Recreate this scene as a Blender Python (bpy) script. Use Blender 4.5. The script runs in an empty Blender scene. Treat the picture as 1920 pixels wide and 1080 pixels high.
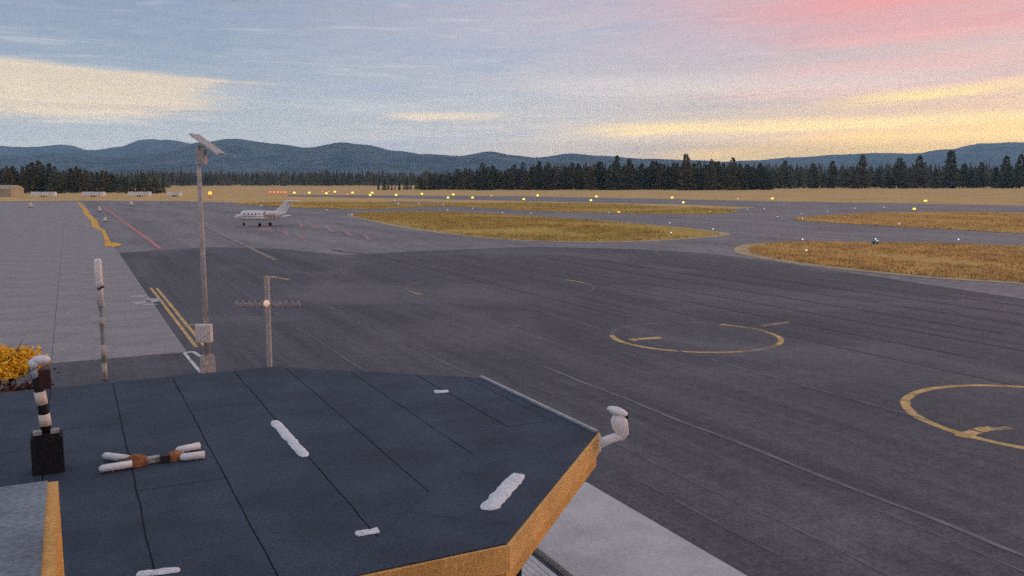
import bpy, bmesh, math, random
from mathutils import Vector, Matrix, noise as mnoise
R = math.radians
rnd = random.Random(7)
scene = bpy.context.scene
COL = scene.collection

# ------------------------------------------------------------------ camera
F, HZ, CH, YAW = 1620.0, 338.0, 8.5, 27.0            # focal length and horizon in photo pixels, eye height, heading
PIT = math.atan((540 - HZ) / F)
cam = bpy.data.cameras.new('camera'); camo = bpy.data.objects.new('camera', cam); COL.objects.link(camo)
camo.location = (0, 0, CH)
camo.rotation_euler = (math.pi / 2 - PIT, 0, -R(YAW))
cam.sensor_width = 36; cam.lens = 36 * F / 1920; cam.clip_start = .1; cam.clip_end = 60000
scene.camera = camo

# ------------------------------------------------------------------ world and sun
SUN_AZ, SUN_EL = 78.0, 5.0
HAZE_D, HAZE_TOP, HAZE_IN = 9.0e-5, 690.0, (.06, .16, .26)      # haze density, its upper limit, its own glow
def lin(c):
    return tuple((x / 255 / 12.92) if x / 255 <= .04045 else ((x / 255 + .055) / 1.055) ** 2.4 for x in c)
world = bpy.data.worlds.new('World'); scene.world = world; world.use_nodes = True
wt = world.node_tree; wt.nodes.clear()
class NB:
    """tiny node-graph helper"""
    def __init__(s, t): s.t = t
    def n(s, typ, **kw):
        nd = s.t.nodes.new(typ)
        for k, v in kw.items(): setattr(nd, k, v)
        return nd
    def put(s, sock, v):
        if hasattr(v, 'is_output') or isinstance(v, bpy.types.NodeSocket): s.t.links.new(v, sock)
        elif isinstance(v, (tuple, list)) and len(v) == 3 and sock.type == 'RGBA': sock.default_value = (*v, 1)
        else: sock.default_value = v
    def m(s, op, a, b=0.0, c=None, clamp=False):
        nd = s.n('ShaderNodeMath', operation=op, use_clamp=clamp)
        s.put(nd.inputs[0], a); s.put(nd.inputs[1], b)
        if c is not None: s.put(nd.inputs[2], c)
        return nd.outputs[0]
    def smooth(s, x, lo, hi, a=0.0, b=1.0):
        nd = s.n('ShaderNodeMapRange', interpolation_type='SMOOTHSTEP')
        s.put(nd.inputs[0], x)
        for i, v in enumerate((lo, hi, a, b)): s.put(nd.inputs[i + 1], v)
        return nd.outputs[0]
    def mix(s, f, a, b, mode='MIX'):
        nd = s.n('ShaderNodeMix', data_type='RGBA', blend_type=mode)
        s.put(nd.inputs[0], f); s.put(nd.inputs[6], a); s.put(nd.inputs[7], b)
        return nd.outputs[2]
    def ramp(s, x, pts, interp='LINEAR'):
        nd = s.n('ShaderNodeValToRGB'); cr = nd.color_ramp; cr.interpolation = interp
        while len(cr.elements) < len(pts): cr.elements.new(.5)
        for e, (p, c) in zip(cr.elements, pts):
            e.position = p; e.color = (*c, 1)
        s.put(nd.inputs[0], x); return nd.outputs[0]
    def noise(s, vec, scale, detail=4, rough=.55, dist=0.0, out=0):
        nd = s.n('ShaderNodeTexNoise')
        s.put(nd.inputs['Vector'], vec); nd.inputs['Scale'].default_value = scale
        nd.inputs['Detail'].default_value = detail; nd.inputs['Roughness'].default_value = rough
        nd.inputs['Distortion'].default_value = dist
        return nd.outputs[out]
    def xyz(s, x, y, z=0.0):
        nd = s.n('ShaderNodeCombineXYZ')
        for i, v in enumerate((x, y, z)): s.put(nd.inputs[i], v)
        return nd.outputs[0]
    def scalev(s, vec, v):
        nd = s.n('ShaderNodeVectorMath', operation='MULTIPLY'); s.put(nd.inputs[0], vec); nd.inputs[1].default_value = v
        return nd.outputs[0]

def build_sky():
    b = NB(wt)
    tc = b.n('ShaderNodeTexCoord')
    sep = b.n('ShaderNodeSeparateXYZ'); wt.links.new(tc.outputs['Generated'], sep.inputs[0])
    x, y, z = sep.outputs
    # s: degrees to the right of the view axis, e: degrees above the horizon
    cy, sy = math.cos(R(YAW)), math.sin(R(YAW))
    fx = b.m('SUBTRACT', b.m('MULTIPLY', x, cy), b.m('MULTIPLY', y, sy))
    fy = b.m('ADD', b.m('MULTIPLY', x, sy), b.m('MULTIPLY', y, cy))
    s = b.m('MULTIPLY', b.m('ARCTAN2', fx, fy), 180 / math.pi)
    e = b.m('MULTIPLY', b.m('ARCSINE', z, 0), 180 / math.pi)
    ec = b.m('MAXIMUM', e, 0.0)
    en = b.m('DIVIDE', ec, 40.0, clamp=True)
    zen = lin((190, 191, 204))
    left = b.ramp(en, [(0, lin((172, 190, 200))), (.06, lin((168, 187, 200))), (.13, lin((158, 179, 198))), (.2, lin((142, 165, 190))), (.3, lin((130, 152, 182))), (1, zen)])
    mid = b.ramp(en, [(0, lin((204, 200, 194))), (.06, lin((194, 198, 200))), (.13, lin((182, 192, 204))), (.2, lin((182, 186, 204))), (.3, lin((184, 182, 202))), (1, zen)])
    right = b.ramp(en, [(0, lin((255, 210, 150))), (.045, lin((255, 212, 160))), (.1, lin((226, 196, 172))), (.16, lin((208, 186, 188))), (.23, lin((206, 176, 186))), (.3, lin((220, 164, 172))), (1, zen)])
    base = b.mix(b.smooth(s, -24, 6), left, mid)
    base = b.mix(b.smooth(s, -4, 32), base, right)
    base = b.mix(b.smooth(b.m('ABSOLUTE', b.m('SUBTRACT', s, 51)), 60, 130), base, left)      # away from the sun it turns back to blue grey
    # physically based twilight underneath the cloud cover
    nis = b.n('ShaderNodeTexSky', sky_type='NISHITA'); nis.sun_disc = False
    nis.sun_elevation = R(SUN_EL); nis.sun_rotation = R(SUN_AZ); nis.dust_density = 2.0; nis.air_density = 1.0
    nsky = b.mix(1.0, nis.outputs[0], (.09, .09, .09), 'MULTIPLY')
    col = b.mix(.12, base, nsky)
    # soft cloud layers, streaky along the horizon
    tilt = b.m('SUBTRACT', e, b.m('MULTIPLY', b.m('MAXIMUM', s, 0.0), .045))
    v1 = b.xyz(b.m('MULTIPLY', s, .05), b.m('MULTIPLY', tilt, .55), 3.1)
    v2 = b.xyz(b.m('MULTIPLY', s, .11), b.m('MULTIPLY', tilt, 1.6), 7.7)
    n1 = b.noise(v1, 1.0, 3, .55, .6); n2 = b.noise(v2, 1.0, 4, .62, .8)
    v3 = b.xyz(b.m('MULTIPLY', s, .42), b.m('MULTIPLY', tilt, 3.6), 1.3)
    n3 = b.noise(v3, 1.0, 4, .65, .5)
    low = b.smooth(e, 20, 40, 1, 0)
    base_l = b.smooth(n3, .3, .7)
    # grey-blue veil bands
    col = b.mix(b.m('MULTIPLY', b.smooth(n1, .5, .7, 0, .5), low), col, b.mix(b.smooth(s, 0, 30), lin((150, 170, 196)), lin((190, 172, 184))))
    # pale bands
    col = b.mix(b.m('MULTIPLY', b.smooth(n2, .52, .72, 0, .45), low), col, b.mix(b.smooth(s, -5, 25), lin((198, 204, 210)), lin((238, 196, 180))))
    # cream cloud bank to the left
    wob = b.m('ADD', b.m('MULTIPLY', b.m('SUBTRACT', n2, .5), 2.2), b.m('MULTIPLY', b.m('SUBTRACT', n3, .5), 1.3))
    wob2 = b.m('MULTIPLY', b.m('SUBTRACT', n1, .5), 1.6)
    # fine mottling and a wispy pale deck above the middle
    col = b.mix(b.m('MULTIPLY', low, .1), col, b.mix(base_l, lin((150, 165, 190)), lin((226, 216, 214))))
    wd = b.m('MULTIPLY', b.m('MULTIPLY', b.smooth(s, -3, 6), b.smooth(s, 22, 30, 1, 0)), b.smooth(b.m('ABSOLUTE', b.m('SUBTRACT', b.m('ADD', e, b.m('MULTIPLY', wob, .35)), 6.0)), .2, 1.0, 1, 0))
    col = b.mix(b.m('MULTIPLY', wd, .5), col, lin((214, 208, 206)))
    top = b.m('ADD', b.m('MULTIPLY', b.m('ADD', s, 30.0), -.062), 6.95)
    up = b.smooth(b.m('SUBTRACT', b.m('ADD', e, b.m('MULTIPLY', wob, .3)), top), -.3, .12, 1, 0)
    lo_e = b.m('ADD', b.m('MULTIPLY', b.m('ADD', s, 30.0), .05), 3.55)
    dn = b.smooth(b.m('SUBTRACT', b.m('ADD', e, b.m('MULTIPLY', wob, .8)), lo_e), -.5, .6)
    sd = b.smooth(b.m('ADD', s, b.m('MULTIPLY', wob, 6.0)), -21, -15, 1, 0)
    far = b.smooth(s, -75, -50)
    col = b.mix(b.m('MULTIPLY', b.m('MULTIPLY', up, dn), b.m('MULTIPLY', b.m('MULTIPLY', sd, far), .88)), col, b.mix(n2, lin((206, 190, 176)), lin((228, 216, 192))))
    # thin cream streak near the middle
    st = b.m('MULTIPLY', b.smooth(b.m('ABSOLUTE', b.m('SUBTRACT', b.m('ADD', e, b.m('MULTIPLY', wob, .4)), 4.15)), .06, .42, 1, 0),
             b.m('MULTIPLY', b.smooth(s, -9, -6.5), b.smooth(s, -3, 1, 1, 0)))
    col = b.mix(b.m('MULTIPLY', st, .75), col, lin((226, 212, 190)))
    # glowing streaks towards the sunset
    def streak(e0, w, s0, s1, amp, c, slope):
        ee = b.m('SUBTRACT', b.m('ADD', e, b.m('MULTIPLY', wob, .26)), b.m('ADD', b.m('MULTIPLY', b.m('SUBTRACT', s, s0), slope), e0))
        k = b.m('MULTIPLY', b.smooth(b.m('ABSOLUTE', ee), w * .15, w, 1, 0), b.m('MULTIPLY', b.smooth(b.m('ADD', s, b.m('MULTIPLY', wob2, 4)), s0, s0 + 7), b.smooth(s, s1, s1 + 25, 1, 0)))
        k = b.m('MULTIPLY', k, b.smooth(b.m('ADD', n2, b.m('MULTIPLY', n3, .5)), .5, .85, .45, 1.0))
        return b.m('MULTIPLY', k, amp), lin(c)
    for a in ((3.2, .62, 2, 24, .8, (255, 228, 172), .012), (4.5, .6, 18, 50, .85, (255, 226, 164), .075), (1.3, 1.1, 8, 50, .95, (255, 220, 160), .045), (2.3, .55, 15, 50, .7, (255, 212, 156), .055), (6.4, .8, 12, 40, .4, (236, 184, 184), .03), (8.2, .7, 14, 45, .35, (244, 178, 176), .02),
              (5.3, .7, 10, 45, .4, (240, 200, 190), .02)):
        k, c = streak(*a); col = b.mix(k, col, c)
    # pink wash high on the right
    pk = b.m('MULTIPLY', b.m('MULTIPLY', b.smooth(s, 6, 24), b.smooth(b.m('ADD', e, wob2), 7.2, 11)), b.smooth(e, 14, 28, 1, 0))
    col = b.mix(b.m('MULTIPLY', b.m('MULTIPLY', pk, .8), b.smooth(n1, .35, .65, .4, 1.0)), col, lin((236, 160, 160)))
    # the sky above the hazy air: brighter low down, where it is dimmed by kilometres of haze before it reaches the eye
    path = b.m('MINIMUM', b.m('DIVIDE', HAZE_TOP, b.m('MAXIMUM', z, .002)), 15000.0)
    T = b.m('EXPONENT', b.m('MULTIPLY', path, -HAZE_D))
    k = b.m('DIVIDE', 1.0, T)
    sp = b.n('ShaderNodeSeparateColor'); b.put(sp.inputs[0], col)
    chs = [b.m('MAXIMUM', b.m('MULTIPLY', b.m('SUBTRACT', sp.outputs[i], b.m('MULTIPLY', b.m('SUBTRACT', 1.0, T), HAZE_IN[i])), k), .05) for i in range(3)]
    col = b.xyz(*chs)
    bg = b.n('ShaderNodeBackground'); wt.links.new(col, bg.inputs[0]); bg.inputs[1].default_value = 1.0
    out = b.n('ShaderNodeOutputWorld'); wt.links.new(bg.outputs[0], out.inputs[0])
build_sky()
world.cycles.sampling_method = 'MANUAL'; world.cycles.sample_map_resolution = 256

sl = bpy.data.lights.new('sun', 'SUN'); so = bpy.data.objects.new('sun', sl); COL.objects.link(so)
sl.energy = 1.5; sl.angle = R(8); sl.color = (1.0, .66, .42)
sd = Vector((math.sin(R(SUN_AZ)) * math.cos(R(SUN_EL)), math.cos(R(SUN_AZ)) * math.cos(R(SUN_EL)), math.sin(R(SUN_EL))))
so.rotation_euler = sd.to_track_quat('Z', 'Y').to_euler()

vs = scene.view_settings
vs.view_transform = 'Standard'; vs.look = 'None'; vs.exposure = 0.08; vs.gamma = 1.0; vs.use_curve_mapping = False
scene.render.engine = 'CYCLES'
scene.cycles.volume_bounces = 0
scene.cycles.max_bounces = 4
scene.cycles.use_denoising = False
scene.cycles.use_adaptive_sampling = True; scene.cycles.adaptive_threshold = .05

# ------------------------------------------------------------------ helpers
def G(px, py, z=0.0):
    """point at height z seen at a photo pixel"""
    dx, dy = (px - 960) / F, (540 - py) / F
    c, s = math.cos(PIT), math.sin(PIT)
    a, f, u = dx, c + dy * s, -s + dy * c
    t = (z - CH) / u
    a *= t; f *= t
    return Vector((a * math.cos(R(YAW)) + f * math.sin(R(YAW)), -a * math.sin(R(YAW)) + f * math.cos(R(YAW)), z))
def far(px, dist, z=0.0):
    """ground point in the direction of photo column px, dist metres ahead"""
    a = (px - 960) / F * dist
    return Vector((a * math.cos(R(YAW)) + dist * math.sin(R(YAW)), -a * math.sin(R(YAW)) + dist * math.cos(R(YAW)), z))
RIGHT = Vector((math.cos(R(YAW)), -math.sin(R(YAW)), 0)); AHEAD = Vector((math.sin(R(YAW)), math.cos(R(YAW)), 0))

MATS = {}
def mat(name, col, rough=.85, var=.0, scale=3.0, col2=None, bump=0.0, bscale=None, metal=0.0, emit=None, es=0.0, stretch=None, spec=.3, grain=0.0, gscale=60.0):
    if name in MATS: return MATS[name]
    m = bpy.data.materials.new(name); m.use_nodes = True; b = NB(m.node_tree)
    p = m.node_tree.nodes['Principled BSDF']
    tc = b.n('ShaderNodeTexCoord'); v = tc.outputs['Object']
    if stretch: v = b.scalev(v, stretch)
    c2 = col2 or tuple(x * (1 - var) for x in col)
    c1 = col if col2 else tuple(min(1, x * (1 + var)) for x in col)
    if var or col2:
        f = b.smooth(b.noise(v, scale, 6, .62), .3, .7)
        c = b.mix(f, c2, c1)
    else: c = b.mix(0.0, col, col)
    if grain:
        g = b.noise(tc.outputs['Object'], gscale, 2, .7)
        c = b.mix(1.0, c, b.mix(b.smooth(g, .25, .75), (1 - grain,) * 3, (1 + grain,) * 3), 'MULTIPLY')
    b.put(p.inputs['Base Color'], c)
    p.inputs['Roughness'].default_value = rough; p.inputs['Metallic'].default_value = metal
    p.inputs['Specular IOR Level'].default_value = spec
    if bump:
        bn = b.n('ShaderNodeBump'); bn.inputs['Strength'].default_value = bump; bn.inputs['Distance'].default_value = .02
        b.put(bn.inputs['Height'], b.noise(v, bscale or scale * 6, 5, .65)); b.put(p.inputs['Normal'], bn.outputs[0])
    if emit:
        b.put(p.inputs['Emission Color'], emit); p.inputs['Emission Strength'].default_value = es
    MATS[name] = m; return m

class MB:
    def __init__(s): s.v = []; s.f = []
    def add(s, vs, fs):
        k = len(s.v); s.v += [tuple(p) for p in vs]; s.f += [tuple(i + k for i in f) for f in fs]; return s
    def box(s, c, d, rot=None, taper=1.0):
        hx, hy, hz = d[0] / 2, d[1] / 2, d[2] / 2; c = Vector(c); vs = []
        for z in (-1, 1):
            t = taper if z > 0 else 1
            for x, y in ((-1, -1), (1, -1), (1, 1), (-1, 1)):
                p = Vector((x * hx * t, y * hy * t, z * hz))
                if rot is not None: p = rot @ p
                vs.append(c + p)
        return s.add(vs, [(3, 2, 1, 0), (4, 5, 6, 7), (0, 1, 5, 4), (1, 2, 6, 5), (2, 3, 7, 6), (3, 0, 4, 7)])
    def tube(s, pts, rads, n=10, cap=True):
        pts = [Vector(p) for p in pts]
        if not isinstance(rads, (list, tuple)): rads = [rads] * len(pts)
        rings = []
        for i, p in enumerate(pts):
            d = (pts[min(i + 1, len(pts) - 1)] - pts[max(i - 1, 0)]).normalized()
            a = Vector((0, 0, 1)) if abs(d.z) < .9 else Vector((1, 0, 0))
            x = d.cross(a).normalized(); y = d.cross(x).normalized()
            rings.append([p + (x * math.cos(2 * math.pi * k / n) + y * math.sin(2 * math.pi * k / n)) * rads[i] for k in range(n)])
        vs = [q for r in rings for q in r]; fs = []
        for i in range(len(pts) - 1):
            for k in range(n):
                a, b_ = i * n + k, i * n + (k + 1) % n
                fs.append((a, a + n, b_ + n, b_))
        if cap: fs += [tuple(range(n)), tuple(reversed(range((len(pts) - 1) * n, len(pts) * n)))]
        return s.add(vs, fs)
    def ell(s, c, r, nu=14, nv=8, rot=None, zmin=-1.0):
        c = Vector(c); vs = []; fs = []
        t0 = math.asin(max(-1, zmin))
        for j in range(nv + 1):
            t = t0 + (math.pi / 2 - t0) * j / nv
            for i in range(nu):
                a = 2 * math.pi * i / nu
                p = Vector((r[0] * math.cos(t) * math.cos(a), r[1] * math.cos(t) * math.sin(a), r[2] * math.sin(t)))
                vs.append(c + (rot @ p if rot is not None else p))
        for j in range(nv):
            for i in range(nu):
                a, b_ = j * nu + i, j * nu + (i + 1) % nu
                fs.append((a, b_, b_ + nu, a + nu))
        return s.add(vs, fs)
    def prism(s, poly, z0, z1, wob=0.0):
        if wob:
            q = []
            for i, p in enumerate(poly):
                t = poly[(i + 1) % len(poly)]; L = math.hypot(t[0] - p[0], t[1] - p[1]); k = max(1, int(L / .35))
                for j in range(k):
                    x, y = p[0] + (t[0] - p[0]) * j / k, p[1] + (t[1] - p[1]) * j / k
                    w = wob if j else 0
                    q.append((x + w * mnoise.noise((x * 2, y * 1.7, 1)), y + w * mnoise.noise((x * 1.9, y * 2.1, 5))))
            poly = q
        n = len(poly)
        vs = [(p[0], p[1], z0) for p in poly] + [(p[0], p[1], z1) for p in poly]
        fs = [tuple(range(n, 2 * n)), tuple(reversed(range(n)))] + [(i, (i + 1) % n, (i + 1) % n + n, i + n) for i in range(n)]
        return s.add(vs, fs)
    def mesh(s, name, m, smooth=False):
        me = bpy.data.meshes.new(name); me.from_pydata(s.v, [], s.f); me.materials.append(m)
        if smooth: me.polygons.foreach_set('use_smooth', [True] * len(me.polygons))
        me.update(); return me
    def build(s, name, m, parent=None, smooth=False, loc=None, fix=True):
        me = s.mesh(name, m, smooth)
        if fix:
            bm = bmesh.new(); bm.from_mesh(me); bmesh.ops.recalc_face_normals(bm, faces=bm.faces); bm.to_mesh(me); bm.free()
        return link(name, me, parent, loc)
def link(name, me, parent=None, loc=None):
    o = bpy.data.objects.new(name, me); COL.objects.link(o)
    if parent is not None: o.parent = parent
    if loc is not None: o.location = loc
    return o
def tag(o, label=None, cat=None, group=None, kind=None):
    if label: o['label'] = label
    if cat: o['category'] = cat
    if group: o['group'] = group
    if kind: o['kind'] = kind
    return o
def thing(name, loc, label, cat, group=None, rz=0.0):
    o = bpy.data.objects.new(name, None); COL.objects.link(o); o.location = loc; o.rotation_euler.z = rz
    o.empty_display_size = .2
    return tag(o, label, cat, group)
def copy_thing(src, loc, rz=0.0, sc=None, label=None, group=None):
    r = src.copy(); COL.objects.link(r); r.location = loc; r.rotation_euler.z = rz
    if sc: r.scale = sc
    if label: r['label'] = label
    if group: r['group'] = group
    for ch in src.children:
        c = ch.copy(); COL.objects.link(c); c.parent = r
        for g in ch.children:
            d = g.copy(); COL.objects.link(d); d.parent = c
    return r
def sheet(name, pts, z, m, parent=None, kind=None, label=None):
    me = bpy.data.meshes.new(name)
    bm = bmesh.new(); vs_ = [bm.verts.new((p[0], p[1], z)) for p in pts]; f = bm.faces.new(vs_)
    if f.normal.z < 0: f.normal_flip()
    bm.normal_update()
    bmesh.ops.triangulate(bm, faces=bm.faces); bmesh.ops.recalc_face_normals(bm, faces=bm.faces)
    if sum(q.normal.z for q in bm.faces) < 0: bmesh.ops.reverse_faces(bm, faces=bm.faces)
    bm.to_mesh(me); bm.free(); me.materials.append(m)
    o = link(name, me, parent)
    return tag(o, label, None, None, kind)
def smooth_poly(pts, it=2):
    for _ in range(it):
        q = []
        for i, p in enumerate(pts):
            n = pts[(i + 1) % len(pts)]
            q += [p.lerp(n, .25), p.lerp(n, .75)]
        pts = q
    return pts

# ------------------------------------------------------------------ ground materials
def ground_mats():
    # aged asphalt of the apron: paving lanes run along Y
    m = bpy.data.materials.new('apron_asphalt'); m.use_nodes = True; b = NB(m.node_tree); p = m.node_tree.nodes['Principled BSDF']
    o = b.n('ShaderNodeTexCoord').outputs['Object']
    lanes = b.noise(b.scalev(o, (.55, .012, 1)), 1.0, 4, .6, .3)
    fine = b.noise(b.scalev(o, (2.6, .05, 1)), 1.0, 4, .7, .5)
    blot = b.noise(b.scalev(o, (.07, .05, 1)), 1.0, 4, .6, .8)
    grit = b.noise(o, 9.0, 3, .75); grit2 = b.noise(o, 2.2, 4, .7)
    c = b.mix(b.smooth(lanes, .35, .65), (.086, .088, .104), (.118, .119, .136))
    c = b.mix(b.smooth(fine, .52, .72, 0, .55), c, (.15, .15, .165))
    c = b.mix(b.smooth(fine, .3, .46, .6, 0), c, (.07, .07, .085))
    c = b.mix(b.smooth(blot, .46, .68, 0, .7), c, (.178, .174, .186))
    c = b.mix(1.0, c, b.mix(b.smooth(grit, .3, .7), (.72, .72, .74), (1.28, 1.28, 1.26)), 'MULTIPLY')
    c = b.mix(1.0, c, b.mix(b.smooth(grit2, .3, .7), (.85, .84, .85), (1.15, 1.15, 1.15)), 'MULTIPLY')
    b.put(p.inputs['Base Color'], c); p.inputs['Roughness'].default_value = .9; p.inputs['Specular IOR Level'].default_value = .2
    bn = b.n('ShaderNodeBump'); bn.inputs['Strength'].default_value = .4; bn.inputs['Distance'].default_value = .02
    b.put(bn.inputs['Height'], grit); b.put(p.inputs['Normal'], bn.outputs[0])
    MATS['apron'] = m
    # older, paler asphalt of the taxiways
    m = bpy.data.materials.new('old_asphalt'); m.use_nodes = True; b = NB(m.node_tree); p = m.node_tree.nodes['Principled BSDF']
    o = b.n('ShaderNodeTexCoord').outputs['Object']
    n1 = b.noise(b.scalev(o, (.2, .02, 1)), 1.0, 4, .6); n2 = b.noise(o, 1.1, 4, .75); n3 = b.noise(o, .06, 4, .6)
    c = b.mix(b.smooth(n1, .35, .65), (.225, .215, .225), (.29, .28, .29))
    c = b.mix(b.smooth(n3, .45, .7, 0, .5), c, (.17, .165, .18))
    c = b.mix(1.0, c, b.mix(b.smooth(n2, .28, .72), (.68, .68, .7), (1.3, 1.28, 1.26)), 'MULTIPLY')
    b.put(p.inputs['Base Color'], c); p.inputs['Roughness'].default_value = .95; p.inputs['Specular IOR Level'].default_value = .1
    MATS['old'] = m
    # dry grass
    def grass(name, c1, c2, c3):
        m = bpy.data.materials.new(name); m.use_nodes = True; b = NB(m.node_tree); p = m.node_tree.nodes['Principled BSDF']
        o = b.n('ShaderNodeTexCoord').outputs['Object']
        n1 = b.noise(o, .045, 5, .65, .6); n2 = b.noise(o, .9, 4, .75); n3 = b.noise(b.scalev(o, (.25, .03, 1)), 1.0, 4, .6)
        c = b.mix(b.smooth(n1, .38, .62), c1, c2); c = b.mix(b.smooth(n3, .5, .7, 0, .8), c, c3)
        c = b.mix(1.0, c, b.mix(b.smooth(n2, .28, .72), (.6, .6, .55), (1.4, 1.38, 1.3)), 'MULTIPLY')
        b.put(p.inputs['Base Color'], c); p.inputs['Roughness'].default_value = 1; p.inputs['Specular IOR Level'].default_value = 0
        bn = b.n('ShaderNodeBump'); bn.inputs['Strength'].default_value = .8; bn.inputs['Distance'].default_value = .3
        b.put(bn.inputs['Height'], n2); b.put(p.inputs['Normal'], bn.outputs[0])
        MATS[name] = m
    grass('field_grass', (.7, .48, .24), (.57, .4, .19), (.74, .55, .31))
    grass('olive_grass', (.48, .35, .11), (.58, .4, .14), (.42, .33, .12))
    grass('rust_grass', (.64, .4, .16), (.5, .33, .12), (.7, .5, .23))
ground_mats()

# ------------------------------------------------------------------ the setting: ground, pavements, grass
S = 14500
ground = sheet('ground', [(-9000, -6000), (15000, -6000), (15000, S), (-9000, S)], -.06, MATS['field_grass'], kind='structure')
old = sheet('taxiway', [G(*p) for p in ((-900, 480), (-900, 378), (0, 377.5), (160, 376), (330, 376.5), (430, 379), (480, 383.5), (560, 388), (660, 391), (700, 383), (740, 377), (860, 380.5),
                                       (1000, 388), (1380, 391), (1480, 385), (1920, 392), (2400, 399), (2600, 520), (2600, 900), (1500, 1500), (-900, 1500))], -.045, MATS['old'], kind='structure')
runway = sheet('runway', [G(*p) for p in ((540, 365), (1000, 368), (1450, 377), (1920, 385), (2600, 398), (2600, 412), (1920, 396), (1480, 391), (1280, 383), (1000, 377), (760, 372), (540, 368))], -.03, MATS['old'], kind='structure')
apron = sheet('asphalt_apron', [G(225, 474), G(300, 468), G(400, 463), G(520, 466), G(640, 478), G(800, 470), G(1000, 462), G(1200, 467), G(1330, 475), G(1450, 490), G(1600, 512), G(1920, 560), G(2300, 625),
                                G(2600, 720), Vector((70, -20, 0)), Vector((-40, -20, 0)), Vector((-40, 45, 0)), Vector((4.8, 45, 0))], -.015, MATS['apron'], kind='structure')

concrete_m = mat('apron_concrete', (.3, .285, .29), .9, .13, .35, grain=.22, gscale=5.0, bump=.2)
conc = sheet('concrete_apron', [(-60, 45.05), (4.8, 45.05), (4.8, 300), (4.2, 390), (-60, 390)], -.035, mat('joint_filler', (.19, .18, .185), .95, .2, 2.0), kind='structure')
slab_mesh = MB().box((0, 0, 0), (5.975, 5.94, .05)).mesh('slab', concrete_m)
NX, NY = 5, 19
for i in range(NX):
    for j in range(NY):
        link('slab', slab_mesh, conc, (4.8 - 3 - 6 * i, 45.1 + 3 + 6 * j, -.015 + rnd.uniform(-.004, .004)))
far_slab = MB()
for i in range(9):
    for j in range(NY, 57):
        far_slab.box((4.75 - 3 - 6 * i, 45.1 + 3 + 6 * j, -.015), (5.98, 5.95, .05))
for i in range(NX, 9):
    for j in range(NY):
        far_slab.box((4.75 - 3 - 6 * i, 45.1 + 3 + 6 * j, -.015), (5.98, 5.95, .05))
o = far_slab.build('far_slab', concrete_m, conc, fix=False); tag(o, kind='stuff')

# grass islands: gently crowned turf with tufts along it
def turf(name, px, m, tuft_m, n_t, hgt, label, rim=False):
    pts = smooth_poly([G(*p) for p in px], 2)
    if rim:
        c = sum(pts, Vector()) / len(pts)
        sheet('gravel_rim', [p + Vector((p.x - c.x, (p.y - c.y), 0)).normalized() * 1.9 for p in pts], -.025, mat('gravel', (.5, .38, .22), 1, .25, .6, grain=.25, gscale=3), kind='structure')
    o = sheet(name, pts, 0.0, m, kind='structure')
    # tufts
    xs = [p.x for p in pts]; ys = [p.y for p in pts]; mb = MB(); r = random.Random(len(px) * 13 + n_t)
    def inside(x, y):
        k = False
        for i in range(len(pts)):
            a, b_ = pts[i], pts[i - 1]
            if (a.y > y) != (b_.y > y) and x < (b_.x - a.x) * (y - a.y) / (b_.y - a.y) + a.x: k = not k
        return k
    c = 0; tries = 0
    while c < n_t and tries < n_t * 12:
        tries += 1
        x, y = r.uniform(min(xs), max(xs)), r.uniform(min(ys), max(ys))
        if not inside(x, y): continue
        if mnoise.noise((x * .08, y * .05, 3)) + r.uniform(-.35, .35) < -.05: continue
        c += 1
        for _ in range(3):
            a = r.uniform(0, 6.28); w = r.uniform(.05, .14); h = hgt * r.uniform(.5, 1.25); l = r.uniform(-.2, .2)
            dx, dy = math.cos(a) * w, math.sin(a) * w; ox, oy = r.uniform(-.25, .25), r.uniform(-.25, .25)
            mb.add([(x + ox - dx, y + oy - dy, 0), (x + ox + dx, y + oy + dy, 0), (x + ox + l, y + oy + l * .5, h)], [(0, 1, 2)])
    t = mb.build('grass_tufts', tuft_m, fix=False)
    tag(t, label, 'grass', None, 'stuff')
tuft_gold = mat('tuft_gold', (.72, .48, .2), 1, .3, .3, spec=0)
tuft_olive = mat('tuft_olive', (.56, .41, .14), 1, .3, .3, spec=0)
turf('grass_island', [(690, 399), (760, 396), (900, 399), (1050, 409), (1200, 420), (1300, 430), (1360, 437), (1330, 442), (1240, 449), (1150, 452), (1050, 452), (950, 448), (850, 438), (760, 424), (680, 409), (650, 402)], MATS['olive_grass'], tuft_olive, 9000, .3,
     'olive and tan grass covering the long island between apron and taxiway', True)
turf('grass_strip', [(420, 381), (540, 379), (680, 379), (760, 381), (860, 381), (1000, 380), (1150, 383), (1280, 388), (1400, 394), (1350, 402), (1200, 401), (1000, 396), (860, 386), (760, 389), (700, 393), (600, 391), (500, 386)], MATS['olive_grass'], tuft_olive, 7000, .35,
     'olive grass covering the strip between taxiway and runway')
turf('grass_island', [(1480, 409), (1560, 404), (1640, 399), (1760, 397), (1920, 399), (2200, 406), (2300, 450), (1920, 438), (1800, 431), (1700, 426), (1600, 420), (1500, 414)], MATS['rust_grass'], tuft_gold, 7000, .35,
     'rusty dry grass covering the island between runway and taxiway')
turf('grass_island', [(1402, 466), (1415, 459), (1460, 456), (1560, 455), (1700, 456), (1920, 463), (2250, 475), (2300, 570), (1920, 528), (1750, 518), (1600, 503), (1500, 491), (1440, 481), (1408, 473)], MATS['rust_grass'], tuft_gold, 12000, .3,
     'rusty dry grass covering the rounded island nearest the marked circles', True)

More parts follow.
